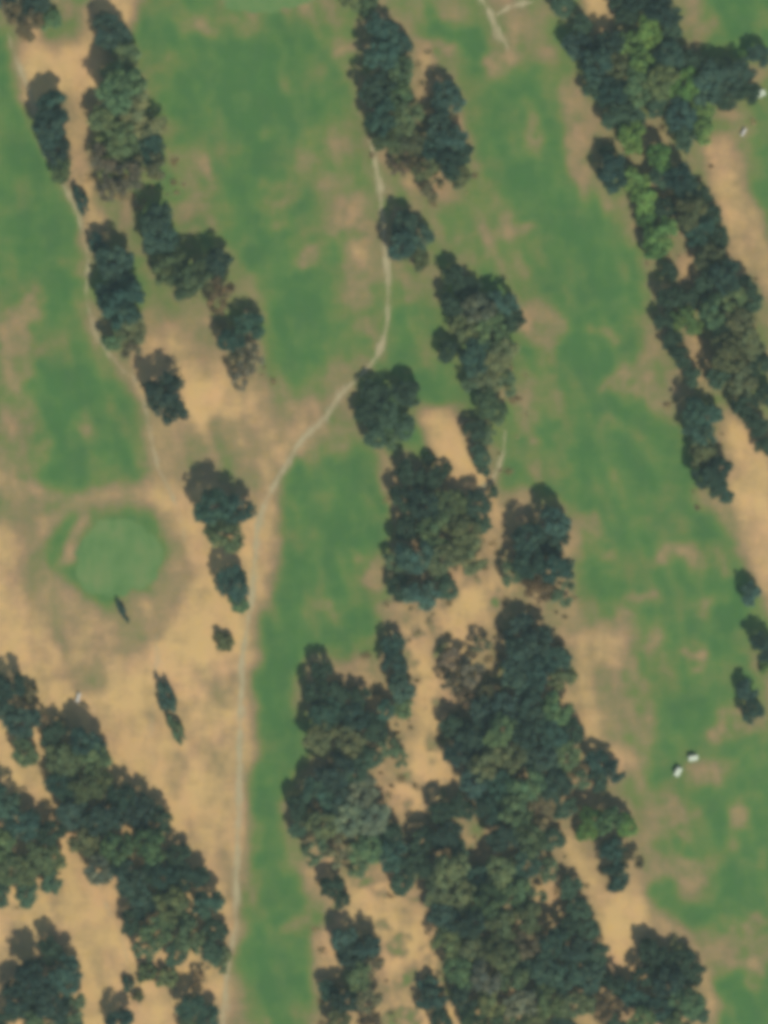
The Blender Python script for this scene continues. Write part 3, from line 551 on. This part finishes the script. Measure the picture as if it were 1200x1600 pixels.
# low scrub, tufts and leaf litter on the dry floor under and beside the woods
def scrub():
    r = np.random.default_rng(77); V = []; T = []; Wm = []
    zones = [([(640,940),(770,900),(790,960),(770,1100),(700,1230),(720,1290),(880,1300),(1000,1390),(1000,1450),(950,1460),(900,1380),(640,1340),(600,1240),(570,1100),(600,1000)], 900),
             ([(610,700),(700,770),(800,790),(900,800),(905,960),(880,1060),(930,1290),(1000,1400),(960,1600),(680,1600),(560,1400),(480,1380),(480,1080),(600,1000)], 900),
             ([(140,220),(270,210),(290,300),(200,330),(140,320)], 110), ([(330,440),(420,480),(430,600),(350,620)], 70),
             ([(890,0),(1180,80),(1180,200),(1100,220),(1190,440),(1200,720),(1080,800),(1020,560),(1010,420),(930,280)], 420),
             ([(0,1050),(170,1100),(370,1400),(360,1520),(0,1600)], 300), ([(490,1440),(600,1450),(620,1600),(500,1600)], 90),
             ([(760,540),(830,540),(820,700),(780,760),(740,760)], 90), ([(560,20),(660,40),(750,250),(740,330),(640,320),(560,220)], 130)]
    for poly, n in zones:
        n = int(n * .4); P2 = np.array(poly, float); lo = P2.min(0); hi = P2.max(0); c = 0
        while c < n:
            x, y = r.uniform(lo, hi); ins = False
            for k in range(len(P2)):
                x0, y0 = P2[k]; x1, y1 = P2[(k + 1) % len(P2)]
                if (y0 > y) != (y1 > y) and x < (x1 - x0) * (y - y0) / (y1 - y0) + x0: ins = not ins
            c += 1
            if not ins or DRY[int(np.clip((y + PAD) / CELL, 0, len(gy) - 1)), int((x + PAD) / CELL)] > .80: continue
            rad = r.uniform(.2, 1.0) ** 1.6 * 1.0 + .12; wx, wy = W(x, y); m = int(20 + 60 * rad)
            dr = r.normal(size=(m, 3)) * .5; dr[:, 2] = np.abs(dr[:, 2]) * .3; dr[:, 0] *= r.uniform(.7, 1.6)
            cc = dr * rad + np.array([wx, wy, .03]); nr = r.normal(size=(m, 3)) + [0, 0, 1.2]; nr /= np.linalg.norm(nr, axis=1)[:, None]
            u = np.cross(nr, r.normal(size=(m, 3))); u /= np.linalg.norm(u, axis=1)[:, None]; w = np.cross(nr, u); sz = r.uniform(.08, .22, m)[:, None]
            cc[:, 2] += .1; q = np.stack([cc - u * sz * 1.3, cc - w * sz * .8, cc + u * sz * 1.3, cc + w * sz * .8], 1).reshape(-1, 3)
            V.append(q); T.append(np.full(4 * m, r.uniform(0, 1))); Wm.append(np.full(4 * m, r.uniform(0, 1)))
    V = np.concatenate(V); me = mesh_np('scrub', V, np.arange(len(V)).reshape(-1, 4))
    a = me.attributes.new('tone', 'FLOAT', 'POINT'); a.data.foreach_set('value', np.concatenate(T).astype(np.float32))
    a = me.attributes.new('warm', 'FLOAT', 'POINT'); a.data.foreach_set('value', np.concatenate(Wm).astype(np.float32))
    o = link('scrub', me, LEAF); o.color = (.25, .215, .11, 1)
    tag(o, 'low dry scrub and grass tufts scattered over the sandy floor of the woods', 'scrub', kind='stuff')
scrub()

# ---------------------------------------------------------------- carts and benches
WHITE = plain('cart_white', (.48, .54, .40), .45, var=.05); SEAT = plain('cart_seat', (.42, .36, .25), .6); RUB = plain('tyre_rubber', (.03, .03, .03), .8)
POST = plain('post_steel', (.25, .25, .25), .4, .6); CONC = plain('bench_concrete', (.46, .45, .40), .9, var=.2)
def part(name, boxes, mat, parent, bev=.03):
    bm = bmesh.new()
    for (cx, cy, cz, sx, sy, sz) in boxes:
        q = bmesh.ops.create_cube(bm, size=1.0)
        for vv in q['verts']: vv.co = Vector((vv.co.x * sx + cx, vv.co.y * sy + cy, vv.co.z * sz + cz))
    if bev: bmesh.ops.bevel(bm, geom=bm.edges[:], offset=bev, segments=2, affect='EDGES')
    me = bpy.data.meshes.new(name); bm.to_mesh(me); bm.free(); return link(name, me, mat, parent)
def wheel(x, y, parent):
    bm = bmesh.new(); bmesh.ops.create_cone(bm, cap_ends=True, segments=16, radius1=.23, radius2=.23, depth=.18)
    for vv in bm.verts: vv.co = Vector((vv.co.x + x, vv.co.z + y, vv.co.y + .23))
    bmesh.ops.recalc_face_normals(bm, faces=bm.faces[:])
    me = bpy.data.meshes.new('wheel'); bm.to_mesh(me); bm.free(); return link('wheel', me, RUB, parent)
def golf_cart(px, py, deg, label, sc=1.05):
    t = bpy.data.objects.new('golf_cart', None); COL.objects.link(t); t.location = (*W(px, py), 0)
    t.rotation_euler = (0, 0, math.radians(deg)); t.scale = (sc,) * 3
    tag(t, label, 'golf cart', 'golf carts')
    part('body', [(0, 0, .36, 2.3, 1.1, .16), (.95, 0, .62, .45, 1.05, .40), (-.35, 0, .55, .75, 1.1, .26), (-1.0, 0, .60, .38, 1.0, .38)], WHITE, t, .04)
    part('seat', [(-.3, 0, .74, .5, 1.0, .12), (-.56, 0, .98, .1, 1.0, .42)], SEAT, t)
    part('roof', [(-.15, 0, 1.85, 1.95, 1.25, .07)], WHITE, t)
    for x, y in ((.70, .5), (.70, -.5), (-.95, .5), (-.95, -.5)):
        part('post', [(x, y, 1.27, .05, .05, 1.10)], POST, t, 0)
    part('steering_wheel', [(.42, .25, .98, .06, .34, .30)], RUB, t, .02)
    part('windscreen_frame', [(.73, 0, .90, .04, .95, .05)], POST, t, 0)
    for x in (.80, -.80):
        for y in (.52, -.52): wheel(x, y, t)
    return t
golf_cart(1083, 1184, 10, 'white roofed golf cart, right of the pair parked on the grass')
golf_cart(1059, 1205, 60, 'white roofed golf cart, left and lower of the pair parked on the grass')
golf_cart(1187, 148, 25, 'white golf cart by the trees at the upper right edge', 1.25)
def bench(px, py, deg, label, sc):
    t = bpy.data.objects.new('bench', None); COL.objects.link(t); t.location = (*W(px, py), 0)
    t.rotation_euler = (0, 0, math.radians(deg)); t.scale = (sc,) * 3; tag(t, label, 'bench', 'benches')
    part('seat', [(0, 0, .45, 1.8, .50, .08)], CONC, t, .015); part('backrest', [(0, .27, .74, 1.8, .07, .44)], CONC, t, .015)
    for x in (-.65, .65): part('leg', [(x, 0, .20, .14, .42, .41)], CONC, t, .01)
bench(123, 1090, 75, 'pale concrete bench beside the small round worn patch', 1.3)
bench(1162, 207, 60, 'pale concrete bench at the tip of the upper right wood', 1.15)

# ---------------------------------------------------------------- haze
if HAZE:
    L = 3500.0
    bm = bmesh.new(); q = bmesh.ops.create_cube(bm, size=1.0)
    for vv in bm.verts: vv.co = Vector((vv.co.x * 2 * L, vv.co.y * 2 * L, (vv.co.z + .5) * (CAM_H + 20 + 1) - 1))
    me = bpy.data.meshes.new('haze'); bm.to_mesh(me); bm.free()
    hm = bpy.data.materials.new('haze_air'); hm.use_nodes = True; n = hm.node_tree.nodes; n.clear()
    pv = n.new('ShaderNodeVolumePrincipled'); pv.inputs['Color'].default_value = (.66, .88, .92, 1); pv.inputs['Density'].default_value = HAZE_DENSITY
    pv.inputs['Anisotropy'].default_value = .0
    oo = n.new('ShaderNodeOutputMaterial'); hm.node_tree.links.new(pv.outputs[0], oo.inputs['Volume'])
    hz = link('haze', me, hm); tag(hz, kind='stuff', label='thin bluish haze of air over the golf course', cat='haze')
